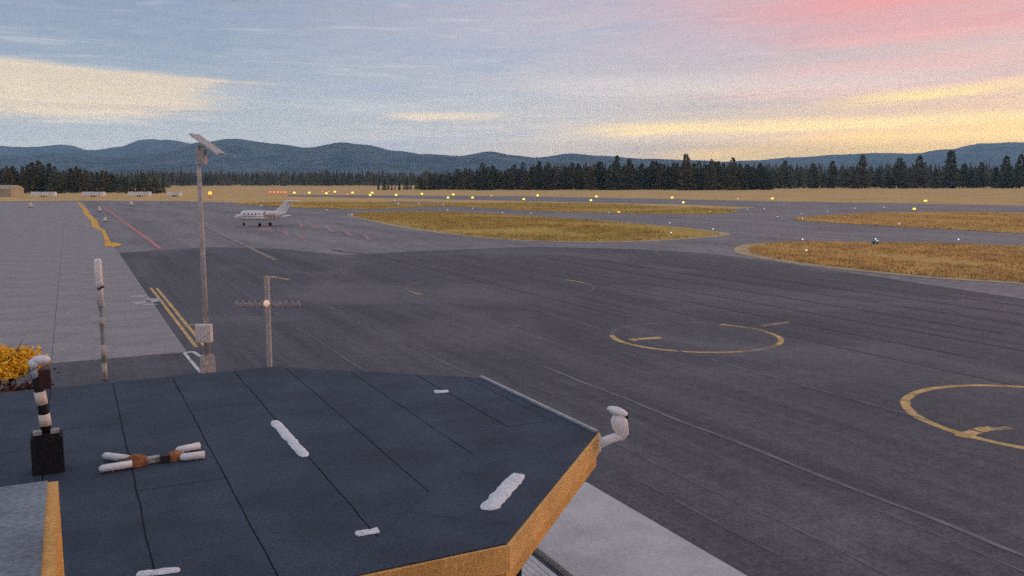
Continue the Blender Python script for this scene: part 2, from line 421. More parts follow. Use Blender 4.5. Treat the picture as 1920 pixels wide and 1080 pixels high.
# ------------------------------------------------------------------ painted markings
paint_y = mat('paint_yellow', (.6, .4, .16), .8, .3, 1.2, grain=.25, gscale=7.0)
paint_f = mat('paint_faded', (.3, .24, .17), .85, .35, .8, grain=.3, gscale=6.0)
paint_ff = mat('paint_ghost', (.15, .14, .14), .85, .3, .8, grain=.3, gscale=6.0)
paint_o = mat('paint_orange', (.78, .42, .06), .75, .25, .5, grain=.2, gscale=5.0)
paint_r = mat('paint_red', (.55, .23, .2), .8, .3, .8, grain=.25, gscale=5.0)
paint_rf = mat('paint_red_worn', (.36, .24, .235), .85, .3, .8, grain=.3, gscale=4.0)
paint_w = mat('paint_white', (.62, .62, .64), .8, .25, 1.5, grain=.25, gscale=6.0)
paint_g = mat('paint_grey', (.42, .41, .43), .85, .35, 1.5, grain=.3, gscale=6.0)
seal = mat('crack_seal', (.165, .165, .178), .8, .35, .8)
seal_d = mat('tar_seam', (.066, .066, .08), .8, .3, .8)
ZP = [-.0115]
def strip(pts, w, m, name='painted_line', parent=None, jit=0.0, z=None):
    pts = [Vector((p[0], p[1], 0)) for p in pts]; mb = MB(); vs_ = []; fs = []
    if z is None: ZP[0] += .0002; z = ZP[0]
    ws = w if isinstance(w, (list, tuple)) else [w] * len(pts)
    for i, p in enumerate(pts):
        d = (pts[min(i + 1, len(pts) - 1)] - pts[max(i - 1, 0)]).normalized(); nrm = Vector((-d.y, d.x, 0))
        j = 1 + rnd.uniform(-jit, jit)
        vs_ += [p + nrm * ws[i] / 2 * j + Vector((0, 0, z)), p - nrm * ws[i] / 2 * (1 + rnd.uniform(-jit, jit)) + Vector((0, 0, z))]
    for i in range(len(pts) - 1): fs.append((2 * i, 2 * i + 1, 2 * i + 3, 2 * i + 2))
    o = MB().add(vs_, fs).build(name, m, parent or apron)
    if o.data.polygons[0].normal.z < 0: o.data.flip_normals()
    return o
def arc(c, r, a0, a1, n=48): return [(c[0] + r * math.cos(R(a0 + (a1 - a0) * i / n)), c[1] + r * math.sin(R(a0 + (a1 - a0) * i / n))) for i in range(n + 1)]
def line(a, b_, n=8): return [a.lerp(b_, i / n) for i in range(n + 1)]
# helicopter parking circles: worn paint, some arcs brighter than others
C4, C3, C2 = (31.3, 18.3), (30.25, 37.2), (30.5, 62.0)
strip(arc(C4, 4.85, 0, 360, 90), .34, paint_y, jit=.12)
for a0, a1, m in ((150, 262, paint_y), (262, 300, paint_f), (300, 392, paint_y), (32, 150, paint_ff)):
    strip(arc(C3, 4.55, a0, a1, 30), .3, m, jit=.14)
for a0, a1, m in ((176, 192, paint_y), (-6, 14, paint_y), (14, 176, paint_ff), (192, 354, paint_ff)):
    strip(arc(C2, 7.5, a0, a1, 40), .26, m, jit=.15)
for a, b_, w, m in (((1183, 637), (1238, 632), .55, paint_y), (((1428, 611)), (1480, 603), .5, paint_f), ((1800, 818), (1830, 808), .5, paint_y), ((1832, 806), (1862, 802), .5, paint_y), ((1862, 804), (1896, 802), .4, paint_f),
                    ((496, 517), (542, 524), .5, paint_y), ((622, 465), (668, 474), .7, paint_f), ((625, 469), (690, 476), .5, paint_ff), ((508, 517), (524, 522), .5, paint_f),
                    ((345, 612), (372, 606), .45, paint_f), ((245, 546), (286, 560), .3, paint_ff)):
    strip(line(G(*a), G(*b_), 4), w, m, jit=.25)
# hold line, two stripes along the concrete edge
strip(line(Vector((5.38, 74, 0)), Vector((5.38, 46.3, 0)), 16), .2, paint_y, jit=.1)
strip(line(Vector((5.78, 73.6, 0)), Vector((5.78, 46.5, 0)), 16), .2, paint_y, jit=.1)
# orange lead line wandering along the concrete, ending in a dot
lead = [(3.1, 380), (3.3, 330), (3.9, 280), (3.7, 240), (4.4, 205), (4.0, 180), (4.3, 170), (4.8, 160), (4.5, 140), (4.35, 128)]
strip(lead, [.9, 1.1, 1.2, 1.3, 1.2, 1.25, 1.0, .6, .65, .7], paint_o, z=.03)
me = MB().prism([(1.05 * math.cos(k * .3142), 4.2 * math.sin(k * .3142)) for k in range(20)], .031, .037)
me.build('painted_dot', paint_o, apron, loc=(4.75, 126, 0))
strip(line(Vector((9.5, 315, 0)), Vector((9.85, 116, 0)), 20), .55, paint_r, z=-.008, jit=.1)
for a, b_, w, m in (((385, 425), (455, 458), .45, mat('paint_taxi', (.29, .27, .26), .85, .3, .8, grain=.3, gscale=6.0)), ((455, 458), (517, 487), .5, paint_f), ((640, 487), (860, 478), .12, paint_ff),
                    ((755, 503), (870, 493), .16, paint_f), ((870, 493), (975, 490), .16, paint_f), ((860, 536), (962, 531), .14, paint_f), ((232, 491), (330, 484), .2, paint_ff),
                    ((1225, 468), (1240, 480), .4, paint_ff), ((520, 475), (545, 473), .5, paint_ff)):
    strip(line(G(*a), G(*b_), 6), w, m, jit=.2)
for x, y in ((562, 420), (587, 424), (536, 437), (564, 443), (618, 430), (651, 437), (687, 444), (492, 427), (506, 429)):
    strip(line(G(x - 6, y - 5), G(x + 6, y + 5), 2), .8, paint_rf, jit=.2, z=-.02)
# faded white patches and the bay outline by the lamp pole
for a, b_, w in (((245, 556), (272, 556), 1.0), ((250, 569), (284, 566), 1.5), ((272, 573), (290, 570), 1.0), ((276, 560), (297, 566), .9)):
    strip(line(G(*a), G(*b_), 5), w, paint_g, jit=.35, z=.02)
for a, b_, w in (((345, 661), (377, 699), .16), ((345, 661), (365, 659), .3), ((362, 659), (388, 676), .2)):
    strip(line(G(*a), G(*b_), 5), w, paint_w, jit=.1)
# sealed paving seams
for X, y0, y1, w, m in ((19.0, 9, 34, .16, seal), (18.2, 8, 15, .05, seal), (26.9, 20, 52, .12, seal), (15.4, 12, 24, .05, seal), (22.9, 28, 80, .07, seal), (15.3, 25, 60, .08, seal), (34.8, 22, 60, .1, seal_d), (38.5, 26, 74, .14, seal_d),
                        (42.3, 26, 80, .12, seal_d), (46.2, 30, 82, .16, seal_d), (50, 30, 80, .14, seal_d), (53.8, 34, 84, .16, seal_d), (11.4, 34, 100, .08, seal), (57.6, 34, 70, .14, seal_d), (30.7, 44, 90, .1, seal_d), (14.0, 14, 20, .04, seal)):
    pts = [(X + .12 * mnoise.noise((X, y0 + (y1 - y0) * i / 24 * .3, 0)), y0 + (y1 - y0) * i / 24) for i in range(25)]
    strip(pts, w, m, 'paving_seam', jit=.5)

# ------------------------------------------------------------------ mountains
def ridge(name, prof, dist, depth, m, seed, extra=0):
    """a range whose skyline follows the ridge heights read at each bearing"""
    prof = sorted(prof); mb = MB(); NXs, ND = 260, 26; x0, x1 = prof[0][0], prof[-1][0]
    def h(px):
        for (a, ha), (b_, hb) in zip(prof, prof[1:]):
            if a <= px <= b_:
                t = (px - a) / (b_ - a); t = t * t * (3 - 2 * t); return ha + (hb - ha) * t
        return prof[-1][1]
    vs_ = []; fs = []
    for i in range(NXs + 1):
        px = x0 + (x1 - x0) * i / NXs; top = (HZ - h(px)) / F * dist
        for j in range(ND + 1):
            t = j / ND; d = dist - depth * .65 + depth * t
            k = math.sin(math.pi * min(1, t / 1.3) ** 1.0) if t < .65 else math.cos((t - .65) / .35 * math.pi / 2)
            k = max(0, k)
            P = far(px, d)
            n = mnoise.fractal((P.x / 900 + seed, P.y / 900, seed), .9, 2.1, 5)
            z = top * k * (d / dist) + (n * .13 * top) * (1 - abs(k - .5) * 1.2) + mnoise.noise((P.x / 110, P.y / 110, seed)) * 5
            vs_.append((P.x, P.y, max(z, -30) - (30 if j in (0, ND) else 0)))
    for i in range(NXs):
        for j in range(ND):
            a = i * (ND + 1) + j; fs.append((a, a + 1, a + ND + 2, a + ND + 1))
    o = mb.add(vs_, fs).build(name, m, smooth=True, fix=False)
    if sum(p.normal.z for p in o.data.polygons) < 0: o.data.flip_normals()
    return tag(o, kind='structure')
forest_m = mat('forested_slope', (.075, .09, .085), 1, .75, .0035, grain=.85, gscale=.022, spec=0)
near_p = [(-500, 300), (-200, 292), (0, 291), (60, 291), (130, 286), (190, 293), (250, 291), (330, 283), (385, 268), (440, 262), (520, 269), (580, 277), (645, 267), (690, 271), (740, 281), (800, 288), (860, 292), (920, 283), (960, 290), (1010, 295), (1070, 287), (1120, 291), (1200, 297), (1300, 299), (1400, 306), (1600, 312), (2000, 315), (2500, 320)]
left_p = [(-600, 290), (-300, 280), (-100, 276), (0, 273), (60, 277), (130, 272), (180, 281), (230, 274), (275, 261), (320, 263), (400, 274), (500, 290), (600, 310)]
right_p = [(1150, 318), (1300, 306), (1400, 300), (1480, 295), (1560, 290), (1640, 288), (1700, 290), (1760, 280), (1830, 268), (1880, 266), (1960, 268), (2100, 262), (2300, 270), (2600, 285)]
ridge('mountain', near_p, 9000, 5000, forest_m, 3.1)
ridge('mountain', left_p, 12400, 3600, forest_m, 8.4)
ridge('mountain', right_p, 11600, 3600, forest_m, 5.7)

# ------------------------------------------------------------------ trees
bark = mat('pine_bark', (.1, .07, .05), .95, .3, 2.0)
need = [mat('pine_needles', (.1, .11, .055), 1, .5, .35, spec=0), mat('pine_needles_warm', (.15, .13, .07), 1, .5, .35, spec=0), mat('pine_needles_dark', (.075, .09, .052), 1, .5, .35, spec=0)]
def pine_meshes(k):
    r = random.Random(100 + k); H = 20.0; wid = r.uniform(.2, .3); cb = r.uniform(.0, .06)
    t = MB().tube([(0, 0, 0), (r.uniform(-.2, .2), r.uniform(-.2, .2), H * .5), (r.uniform(-.2, .2), 0, H * .97)], [.38, .24, .04], 7)
    for _ in range(9):
        z = r.uniform(cb, .8) * H; a = r.uniform(0, 6.28); L = wid * H * (1 - z / H) * .8
        t.tube([(0, 0, z), (math.cos(a) * L, math.sin(a) * L, z + L * .12)], [.09, .02], 4)
    c = MB(); lop = [r.uniform(.7, 1.2) for _ in range(9)]
    for i in range(620):
        u = r.random() ** 1.25; z = H * (cb + (1 - cb) * u)
        a = r.uniform(0, 6.28)
        rad = wid * H * (1 - u) ** .72 * lop[int(a / 6.2832 * 9) % 9] * (.75 + .35 * math.sin(u * 34 + a)) + .25
        q = rad * math.sqrt(r.uniform(.08, 1))
        P = Vector((math.cos(a) * q, math.sin(a) * q, z + r.uniform(-.4, .4)))
        s = r.uniform(.6, 1.3) * (1.15 - .5 * u)
        for _ in range(2):
            out = Vector((math.cos(a), math.sin(a), r.uniform(-.5, .3)))
            d1 = (out + Vector((r.uniform(-.8, .8), r.uniform(-.8, .8), r.uniform(-.3, .5)))).normalized() * s * 1.3
            d2 = d1.cross(Vector((r.uniform(-1, 1), r.uniform(-1, 1), r.uniform(-1, 1)))).normalized() * s * .6
            c.add([P - d2 * .6, P + d2 * .6 + d1 * .2, P + d1, P - d2 + d1 * .45], [(0, 1, 2, 3)])
    return t.mesh('trunk', bark, True), c.mesh('crown', need[k % 3])
PM = [pine_meshes(k) for k in range(9)]
def pine(px, dist, top_y, label, group, k=None, fat=1.0):
    P = far(px, dist, -.06); h = (HZ - top_y) / F * dist + CH
    k = rnd.randrange(9) if k is None else k
    t = thing('pine_tree', P, ('green ', 'brownish ', 'dark green ')[k % 3] + label, 'tree', group, rnd.uniform(0, 6.28))
    tr, cr = PM[k]
    w = h / 20 * rnd.uniform(.85, 1.25) * fat
    t.scale = (w, w, h / 20)
    link('trunk', tr, t); link('crown', cr, t)
def interp(prof, x):
    for (a, ya), (b_, yb) in zip(prof, prof[1:]):
        if a <= x <= b_: return ya + (yb - ya) * (x - a) / (b_ - a)
    return prof[-1][1]
L1 = ('pine in the dense clump behind the white trailers', 'pines behind the trailers')
pl = [(-60, 312), (0, 316), (60, 303), (100, 307), (150, 314), (190, 323), (240, 321), (280, 328), (312, 338)]
x = -50
while x < 314:
    pine(x, rnd.uniform(555, 640), interp(pl, x) + rnd.uniform(-4, 14), *L1); x += rnd.uniform(5, 12)
L2 = ('pine in the close treeline beyond the runway lights', 'pines in the close treeline')
pm = [(690, 346), (740, 338), (800, 328), (850, 318), (900, 312), (1000, 307), (1100, 306), (1200, 306), (1300, 304), (1400, 306), (1440, 312)]
x = 690
while x < 1440:
    pine(x, rnd.uniform(760, 830), interp(pm, x) + rnd.uniform(-3, 15), *L2); x += rnd.uniform(4.5, 9.5)
L3 = ('tall pine rising above the close treeline beyond the runway', 'pines rising above the treeline')
for x, y in ((1155, 293), (1178, 298), (1283, 290), (1330, 299), (1370, 296), (1010, 302), (905, 306)):
    pine(x, rnd.uniform(745, 760), y, *L3)
L4 = ('broad pine standing out before the hazy wood along the golden field', 'pines standing out along the golden field')
for x, y in ((1425, 312), (1467, 303), (1495, 322), (1520, 308), (1555, 302), (1580, 318), (1611, 291), (1640, 316), (1680, 298), (1700, 318), (1716, 293), (1748, 318), (1775, 284), (1800, 308), (1832, 304), (1860, 314), (1878, 294), (1905, 290), (1930, 300), (1960, 290), (1452, 324), (1540, 326), (1596, 322), (1660, 322), (1815, 320)):
    pine(x, rnd.uniform(900, 980), y, *L4, fat=1.35)
# far-off wood, too far to tell the trees apart
def wood(n, px0, px1, d0, d1, h0, h1, seed, label, m):
    r = random.Random(seed); mb = MB()
    for _ in range(n):
        d = r.uniform(d0, d1); P = far(r.uniform(px0, px1), d, -.1); h = r.uniform(h0, h1); w = h * r.uniform(.14, .22); a0 = r.uniform(0, 6.28)
        for zb, zt, k in ((.05, .6, 1), (.35, .85, .7), (.6, 1, .42)):
            ring = [(P.x + math.cos(a0 + q * 1.2566 + zb) * w * k * r.uniform(.7, 1.3), P.y + math.sin(a0 + q * 1.2566 + zb) * w * k * r.uniform(.7, 1.3), h * zb + r.uniform(-.6, .6)) for q in range(5)]
            mb.add(ring + [(P.x, P.y, h * zt)], [(q, (q + 1) % 5, 5) for q in range(5)])
    tag(mb.build('distant_wood', m, fix=False), label, 'wood', None, 'stuff')
wood_m = mat('wood_foliage', (.085, .09, .06), 1, .5, .05, spec=0)
wood(2600, 280, 1000, 1250, 3200, 17, 26, 5, 'far-off pine wood reading as one dark mass below the mountains', wood_m)
wood(3400, 1000, 2050, 1150, 2600, 22, 36, 6, 'hazy far-off pine wood behind the pines along the golden field', wood_m)
wood(1200, -150, 320, 900, 2500, 14, 22, 9, 'hazy far-off pine wood behind the pine clump by the trailers', wood_m)

# ------------------------------------------------------------------ the building with the flat roof
RZ = 4.0
fascia_m = mat('tan_fascia', (.68, .36, .09), .6, .16, 1.5, grain=.25, gscale=30.0)
fascia_e = mat('tan_drip_edge', (.72, .41, .13), .55, .16, 1.5, grain=.25, gscale=30.0)
membrane = mat('roof_membrane', (.037, .054, .084), .8, .28, .8, grain=.42, gscale=24.0, bump=.4, bscale=8, spec=.35)
seam_m = mat('roof_underlay', (.02, .022, .028), .9)
siding_m = mat('pale_siding', (.6, .62, .66), .7, .1, 2.0)
bld = thing('terminal_building', (0, 0, 0), 'low building with dark flat chamfered roof and tan fascia', 'building')
OCT = [(-9.0, 21.0), (4.2, 21.0), (8.22, 17.6), (8.22, 12.75), (4.62, 9.22), (-.2, 9.22), (-.2, 7.4), (-9.0, 7.4)]
MB().prism(OCT, RZ - .3, RZ - .012).build('roof', seam_m, bld)
roof_o = bld.children[-1] if False else [o for o in bld.children if o.name.startswith('roof')][0]
def clip(poly, f):
    out = []
    for i, p in enumerate(poly):
        q = poly[(i + 1) % len(poly)]; fp, fq = f(p), f(q)
        if fp >= 0: out.append(p)
        if (fp >= 0) != (fq >= 0):
            t = fp / (fp - fq); out.append((p[0] + (q[0] - p[0]) * t, p[1] + (q[1] - p[1]) * t))
    return out
def inset_ok(poly):
    hp = [lambda p: 21.0 - p[1], lambda p: (8.22 - p[0]) * .0 + (4.2 + (21.0 - p[1]) * (4.02 / 3.4)) - p[0], lambda p: 8.22 - p[0], lambda p: (8.22 - (12.75 - p[1]) * (3.6 / 3.53)) - p[0], lambda p: p[1] - 9.22]
    for f in hp:
        poly = clip(poly, f)
        if len(poly) < 3: return []
    return poly
seams = [-9.0, -5.6, -4.35, -3.1, -1.85, -.6, .63, 1.88, 3.25, 4.42, 5.7, 6.95, 7.87, 8.3]
def joints(i): return {5: [17.3], 6: [18.3, 13.3], 7: [17.68], 4: [16.2, 12.0], 3: [18.8, 14.1], 8: [], 9: [], 10: [13.8], 2: [15.5], 11: [13.8], 12: [13.8]}.get(i, [])
GAP = .022
for i in range(len(seams) - 1):
    ys = [9.0] + sorted(joints(i)) + [21.2]
    for a, b_ in zip(ys, ys[1:]):
        poly = inset_ok([(seams[i] + GAP / 2, a + GAP / 3), (seams[i + 1] - GAP / 2, a + GAP / 3), (seams[i + 1] - GAP / 2, b_ - GAP / 3), (seams[i] + GAP / 2, b_ - GAP / 3)])
        if len(poly) < 3: continue
        part = clip(poly, lambda p: p[1] - 6.9 - p[0] - .002) if a < 13.8 else poly
        if len(part) >= 3: MB().prism(part, RZ - .01, RZ + rnd.uniform(0, .006), .018).build('membrane_sheet', membrane, roof_o)
# the broad sheets along the slanted near edge
band = clip(inset_ok([(1.5, 9.0), (8.3, 9.0), (8.3, 13.79), (1.5, 13.79)]), lambda p: p[0] - (p[1] - 6.9) - .002)
for part in (clip(band, lambda p: p[0] + p[1] - 14.62), clip(band, lambda p: 14.61 - p[0] - p[1])):
    MB().prism(part, RZ - .01, RZ + .004).build('membrane_sheet', membrane, roof_o)
for a, b_ in zip(OCT, OCT[1:] + OCT[:1]):
    a, b_ = Vector((*a, 0)), Vector((*b_, 0)); d = (b_ - a); n = Vector((-d.y, d.x, 0)).normalized(); L = d.length
    if a.x < -1 and b_.x < -1 or (abs(a.x + .2) < .01 and abs(b_.x + .2) < .01) or a.y < 8 and b_.y < 8: continue
    rot = Matrix.Rotation(math.atan2(d.y, d.x), 3, 'Z'); mid = (a + b_) / 2
    MB().box(mid + n * .02 + Vector((0, 0, RZ - .19)), (L + .02, .05, .35), rot).build('fascia_board', fascia_e, bld)
    MB().box(mid - n * .035 + Vector((0, 0, RZ - .46)), (L - .03, .05, .3), rot).build('fascia_board', fascia_m, bld)
cop = mat('grey_coping', (.36, .38, .38), .6, .2, 3)
MB().box((8.2, 15.2, RZ + .02), (.07, 4.9, .05)).build('coping', cop, bld)
WALL = [(-9, 20.4), (3.6, 20.4), (5.05, 18.9), (5.05, 10.02), (-9, 10.02)]
MB().prism(WALL, -.05, RZ - .31).build('wall', siding_m, bld)
for k in range(20): MB().box((-1.98, 10.0, .12 + k * .18), (13.9, .03, .165)).build('siding_board', siding_m, bld)
dk = mat('dark_post', (.03, .025, .025), .6)
MB().box((5.12, 9.95, 1.83), (.13, .13, 3.7)).build('corner_post', dk, bld)
MB().prism([(p[0] * .985, 15 + (p[1] - 15) * .985) for p in OCT[:6]] + [(-8.8, 9.4)], RZ - .56, RZ - .31).build('soffit', siding_m, bld)

# raised concrete walk and slatted deck by the building
walk_m = mat('walk_concrete', (.5, .51, .53), .9, .12, .7, grain=.12, gscale=16.0)
o = MB().prism([(9.1, 5), (12.38, 5), (12.38, 19.75), (9.1, 19.75)], -.02, .16).build('walk', walk_m); tag(o, kind='structure')
deck = thing('slatted_deck', (8.2, 13.5, 0), 'low pale slatted deck between building and raised concrete walk', 'deck')
deck_m = mat('deck_boards', (.62, .66, .68), .7, .12, 1.2)
for k in range(24): MB().box((.62 - k * .15, 0, .05), (.132, 10, .03)).build('plank', deck_m, deck)
for y in (-4.6, 0, 4.6): MB().box((-1.1, y, .015), (3.55, .12, .03)).build('joist', dk, deck)

# taller flat-roofed wing the camera stands on
wing = thing('raised_wing', (0, 0, 0), 'higher wing with pale blue grey roof and tan edge beside dark roof', 'building')
wing_m = mat('wing_roof', (.2, .235, .27), .85, .3, 1.1, grain=.3, gscale=22.0, bump=.4, bscale=9)
MB().prism([(-9, -6), (-.3, -6), (-.3, 8.0), (-9, 8.0)], 5.8, 6.0).build('roof', wing_m, wing)
MB().box((-.26, 1.0, 5.41), (.08, 14.06, 1.13)).build('fascia_board', fascia_m, wing)
MB().box((-4.66, 8.04, 5.41), (8.72, .08, 1.13)).build('fascia_board', fascia_m, wing)
MB().box((-4.6, 1.1, 2.4), (8.3, 13.4, 4.9)).build('wall', siding_m, wing)

# ------------------------------------------------------------------ things on the roof
# rough white sealant patches along the seams
patch_m = mat('white_sealant', (.72, .74, .78), .8, .12, 9.0, grain=.2, gscale=40.0, bump=.8, bscale=18)
def patch(px, label, w, h=.035):
    pts = [G(*p, RZ) for p in px]; mb = MB(); N = 22; a, b_ = pts[0], pts[-1]; d = (b_ - a).normalized(); n = Vector((-d.y, d.x, 0)); L = (b_ - a).length
    c = (a + b_) / 2; c.z = 0; M_ = 6; vs_ = []; fs = []
    for i in range(N + 1):
        t = i / N; end = min(1, 9 * min(t, 1 - t) + .45)
        for j in range(M_ + 1):
            q = j / M_ - .5; ed = 1 - (2 * abs(q)) ** 4
            wo = 1 + .22 * mnoise.noise((t * 9 + a.x, q * 2, a.y)) + .1 * mnoise.noise((t * 30, q * 5, a.x))
            P = a.lerp(b_, t) + n * q * w * end * wo - c
            zz = h * ed * (.5 + .6 * (mnoise.noise((t * L * 9, q * w * 14, a.y)) + .5)) if 0 < i < N else 0
            vs_.append((P.x, P.y, max(0, zz)))
    for i in range(N):
        for j in range(M_):
            k = i * (M_ + 1) + j; fs.append((k, k + 1, k + M_ + 2, k + M_ + 1))
    o = mb.add(vs_, fs).build('sealant_patch', patch_m, smooth=True)
    if sum(p.normal.z for p in o.data.polygons) < 0: o.data.flip_normals()
    o.location = (c.x, c.y, RZ + .007)
    return tag(o, label, 'patch', 'white sealant patches on the dark roof')
patch([(513, 789), (573, 857)], 'long white sealant patch lying along a seam in the middle of the dark roof', .19)
patch([(975, 889), (912, 957)], 'long white sealant patch lying near the slanted tan roof edge', .27)
patch([(666, 1003), (711, 996)], 'short white sealant patch at the lower end of a roof seam', .15)
patch([(814, 736), (841, 734)], 'tiny white sealant patch near the far chamfered roof edge', .2)
patch([(255, 1079), (338, 1070)], 'white sealant patch close to the raised wing on the dark roof', .13)

# low roof bracket with rusty round caps and white pipe ends
rust = mat('rust', (.4, .16, .06), .85, .45, 12.0, col2=(.16, .06, .03))
gr_m = mat('weathered_metal', (.36, .35, .34), .6, .25, 6.0, grain=.25, gscale=30)
wh_m = mat('white_pvc', (.75, .77, .8), .55, .08, 6.0)
c0 = G(285, 872, RZ); br = thing('roof_pipe_rack', c0, 'low metal rack with two rusty caps and white pipe ends on dark roof', 'pipe rack')
def rp(px, py, z=0.0): return G(px, py, RZ) - c0 + Vector((0, 0, z + .01))
MB().box((rp(240, 876) + rp(345, 858)) / 2 + Vector((0, 0, .05)), ((rp(240, 876) - rp(345, 858)).length, .13, .08), Matrix.Rotation(math.atan2(*((rp(345, 858) - rp(240, 876)).yx)), 3, 'Z')).build('bar', gr_m, br)
for p, q in (((186, 888), (248, 878)), ((194, 862), (240, 868)), ((338, 866), (384, 860)), ((330, 853), (374, 843))):
    MB().tube([rp(*p, .06), rp(*p, .06).lerp(rp(*q, .06), .1), rp(*q, .06)], [.03, .06, .06], 10).build('pipe_end', wh_m, br, True)
for p, s in (((256, 872), .2), ((328, 862), .17)):
    MB().ell(rp(*p), (s, s * .8, s * .85), 14, 6, zmin=0.0).build('rusty_cap', rust, br, True)
    MB().box(rp(*p) + Vector((-s * .9, -.05, .06)), (.14, .16, .11)).build('clamp', dk, br)

# banded camera mast on a black box
blk = mat('black_box', (.012, .012, .014), .8, .3, 8)
cm = thing('camera_mast', G(92, 882, RZ) + Vector((0, 0, .007)), 'black and white banded camera mast on a black box on the roof', 'camera mast')
mb = MB().box((0, 0, .28), (.44, .4, .56)); mb.box((.0, 0, .58), (.36, .32, .05)); mb.build('box', blk, cm)
for s_ in (-1, 1): MB().box((s_ * .12, -.05, .63), (.12, .14, .05)).build('latch', gr_m, cm)
MB().tube([(0, 0, .6), (-.03, 0, 1.05), (-.09, 0, 1.5)], [.075, .07, .065], 12).build('pole', blk, cm, True)
for z0, z1, x0, x1 in ((.72, .9, -.003, -.016), (1.06, 1.26, -.03, -.055)):
    MB().tube([(x0, 0, z0), (x1, 0, z1)], .082, 12).build('white_band', mat('band_white', (.75, .68, .58), .6), cm, True)
MB().tube([(-.09, 0, 1.48), (-.13, -.02, 1.6), (-.12, -.04, 1.7), (-.04, -.05, 1.76)], [.06, .075, .085, .08], 12).build('camera_arm', wh_m, cm, True)
MB().ell((.0, -.06, 1.76), (.13, .09, .075), 14, 8).build('camera_head', wh_m, cm, True)
MB().box((.03, 0, 1.45), (.16, .12, .3)).build('junction_box', mat('maroon_box', (.07, .03, .03), .8, .3, 5), cm)

# white dome camera on a bracket at the roof corner
pz0 = Vector((8.25, 12.78, RZ - .2))
pz = thing('dome_camera', pz0, 'white security camera on a curved bracket at the tan roof corner', 'camera')
def cr(r_, z, a=0.0): return RIGHT * r_ + AHEAD * a + Vector((0, 0, z))
MB().box(cr(.02, 0), (.06, .22, .26), Matrix.Rotation(-R(YAW), 3, 'Z')).build('wall_plate', wh_m, pz)
MB().tube([cr(.02, -.02), cr(.16, .04), cr(.32, .1), cr(.44, .13)], [.09, .085, .08, .08], 12).build('bracket_arm', wh_m, pz, True)
MB().tube([cr(.44, .06), cr(.46, .16), cr(.4, .3), cr(.37, .42), cr(.37, .52)], [.05, .1, .15, .15, .1], 14).build('body', mat('camera_white', (.78, .74, .72), .45), pz, True)
MB().ell(cr(.345, .58), (.2, .13, .075), 16, 8, Matrix.Rotation(-R(YAW), 3, 'Z') @ Matrix.Rotation(R(18), 3, 'Y')).build('sun_shield', wh_m, pz, True)
MB().ell(cr(.5, .48), (.05, .05, .05), 12, 6).build('lens', blk, pz, True)

# ------------------------------------------------------------------ autumn tree beside the roof
def autumn_tree():
    P = far(-2, 25.0); P.z = 0
    t = thing('autumn_tree', P, 'small autumn tree with golden top leaves and brown lower twigs behind the roof', 'tree')
    r = random.Random(4); tb = MB().tube([(0, 0, 0), (.05, 0, 1.4), (0, .05, 2.6), (.1, 0, 3.3)], [.09, .07, .045, .012], 7)
    for _ in range(26):
        a = r.uniform(0, 6.28); z = r.uniform(.9, 3.0); L = r.uniform(.5, 1.15)
        tb.tube([(0, 0, z), (math.cos(a) * L * .6, math.sin(a) * L * .6, z + L * .35), (math.cos(a) * L, math.sin(a) * L, z + L * .75)], [.03, .018, .005], 5)
    tb.tube([(.1, 0, 3.1), (.25, .05, 3.5), (.42, .1, 3.85)], [.025, .018, .006], 5)
    tb.build('trunk', mat('autumn_bark', (.07, .035, .025), .9, .3, 6), t, True)
    def crown(name, n, z0, z1, m, rr):
        c = MB()
        cl = [(r.uniform(0, 6.28), r.random() ** .5, r.uniform(z0, z1)) for _ in range(16)]
        for i in range(n):
            a, q, z = r.choice(cl); q *= rr
            P_ = Vector((math.cos(a) * q, math.sin(a) * q, z)) + Vector((r.gauss(0, .17), r.gauss(0, .17), r.gauss(0, .1)))
            d1 = Vector((r.uniform(-1, 1), r.uniform(-1, 1), r.uniform(-.6, .6))).normalized() * r.uniform(.05, .09); d2 = d1.cross(Vector((r.uniform(-1, 1), r.uniform(-1, 1), r.uniform(-1, 1)))).normalized() * .04
            c.add([P_ - d1, P_ + d2, P_ + d1, P_ - d2], [(0, 1, 2, 3)])
        c.build(name, m, t, fix=False)
    crown('crown', 3000, 3.0, 3.42, mat('gold_leaves', (.95, .52, .03), .7, .2, 2.0), .8)
    crown('lower_leaves', 1700, 1.6, 2.9, mat('brown_leaves', (.13, .055, .03), .8, .45, 3.0), 1.05)
autumn_tree()

# ------------------------------------------------------------------ poles on the apron
steel = mat('galvanised', (.44, .4, .38), .55, .15, 3.0, grain=.15, gscale=20)
pale = mat('pale_paint', (.72, .64, .58), .6, .15, 3.0)
def at(px, dist): return far(px, dist)
lp0 = G(390, 697); lp = thing('lamp_pole', lp0, 'tall grey pole with tilted panel on top and white cabinet', 'pole')
MB().box((0, 0, .35), (.62, .62, .7), taper=.9).build('concrete_base', mat('base_concrete', (.5, .44, .37), .9, .2, 4, grain=.2, gscale=12), lp)
MB().tube([(0, 0, .7), (0, 0, 5), (0, 0, 10.0)], [.125, .11, .085], 14).build('pole', steel, lp, True)
MB().box((0, 0, .73), (.42, .42, .05)).build('base_plate', steel, lp)
cab = MB().box(Vector((0, 0, 1.8)) - AHEAD * .28, (.66, .36, .78), Matrix.Rotation(-R(YAW), 3, 'Z')).build('cabinet', pale, lp)
MB().box(Vector((0, 0, 1.8)) - AHEAD * .47, (.58, .02, .68), Matrix.Rotation(-R(YAW), 3, 'Z')).build('cabinet_door', pale, cab)
rot = Matrix.Rotation(-R(YAW), 3, 'Z') @ Matrix.Rotation(R(36), 3, 'Y')
MB().box(RIGHT * .42 + Vector((0, 0, 10.05)), (1.4, .95, .07), rot).build('panel', mat('panel_face', (.34, .3, .31), .35, .15, 4), lp)
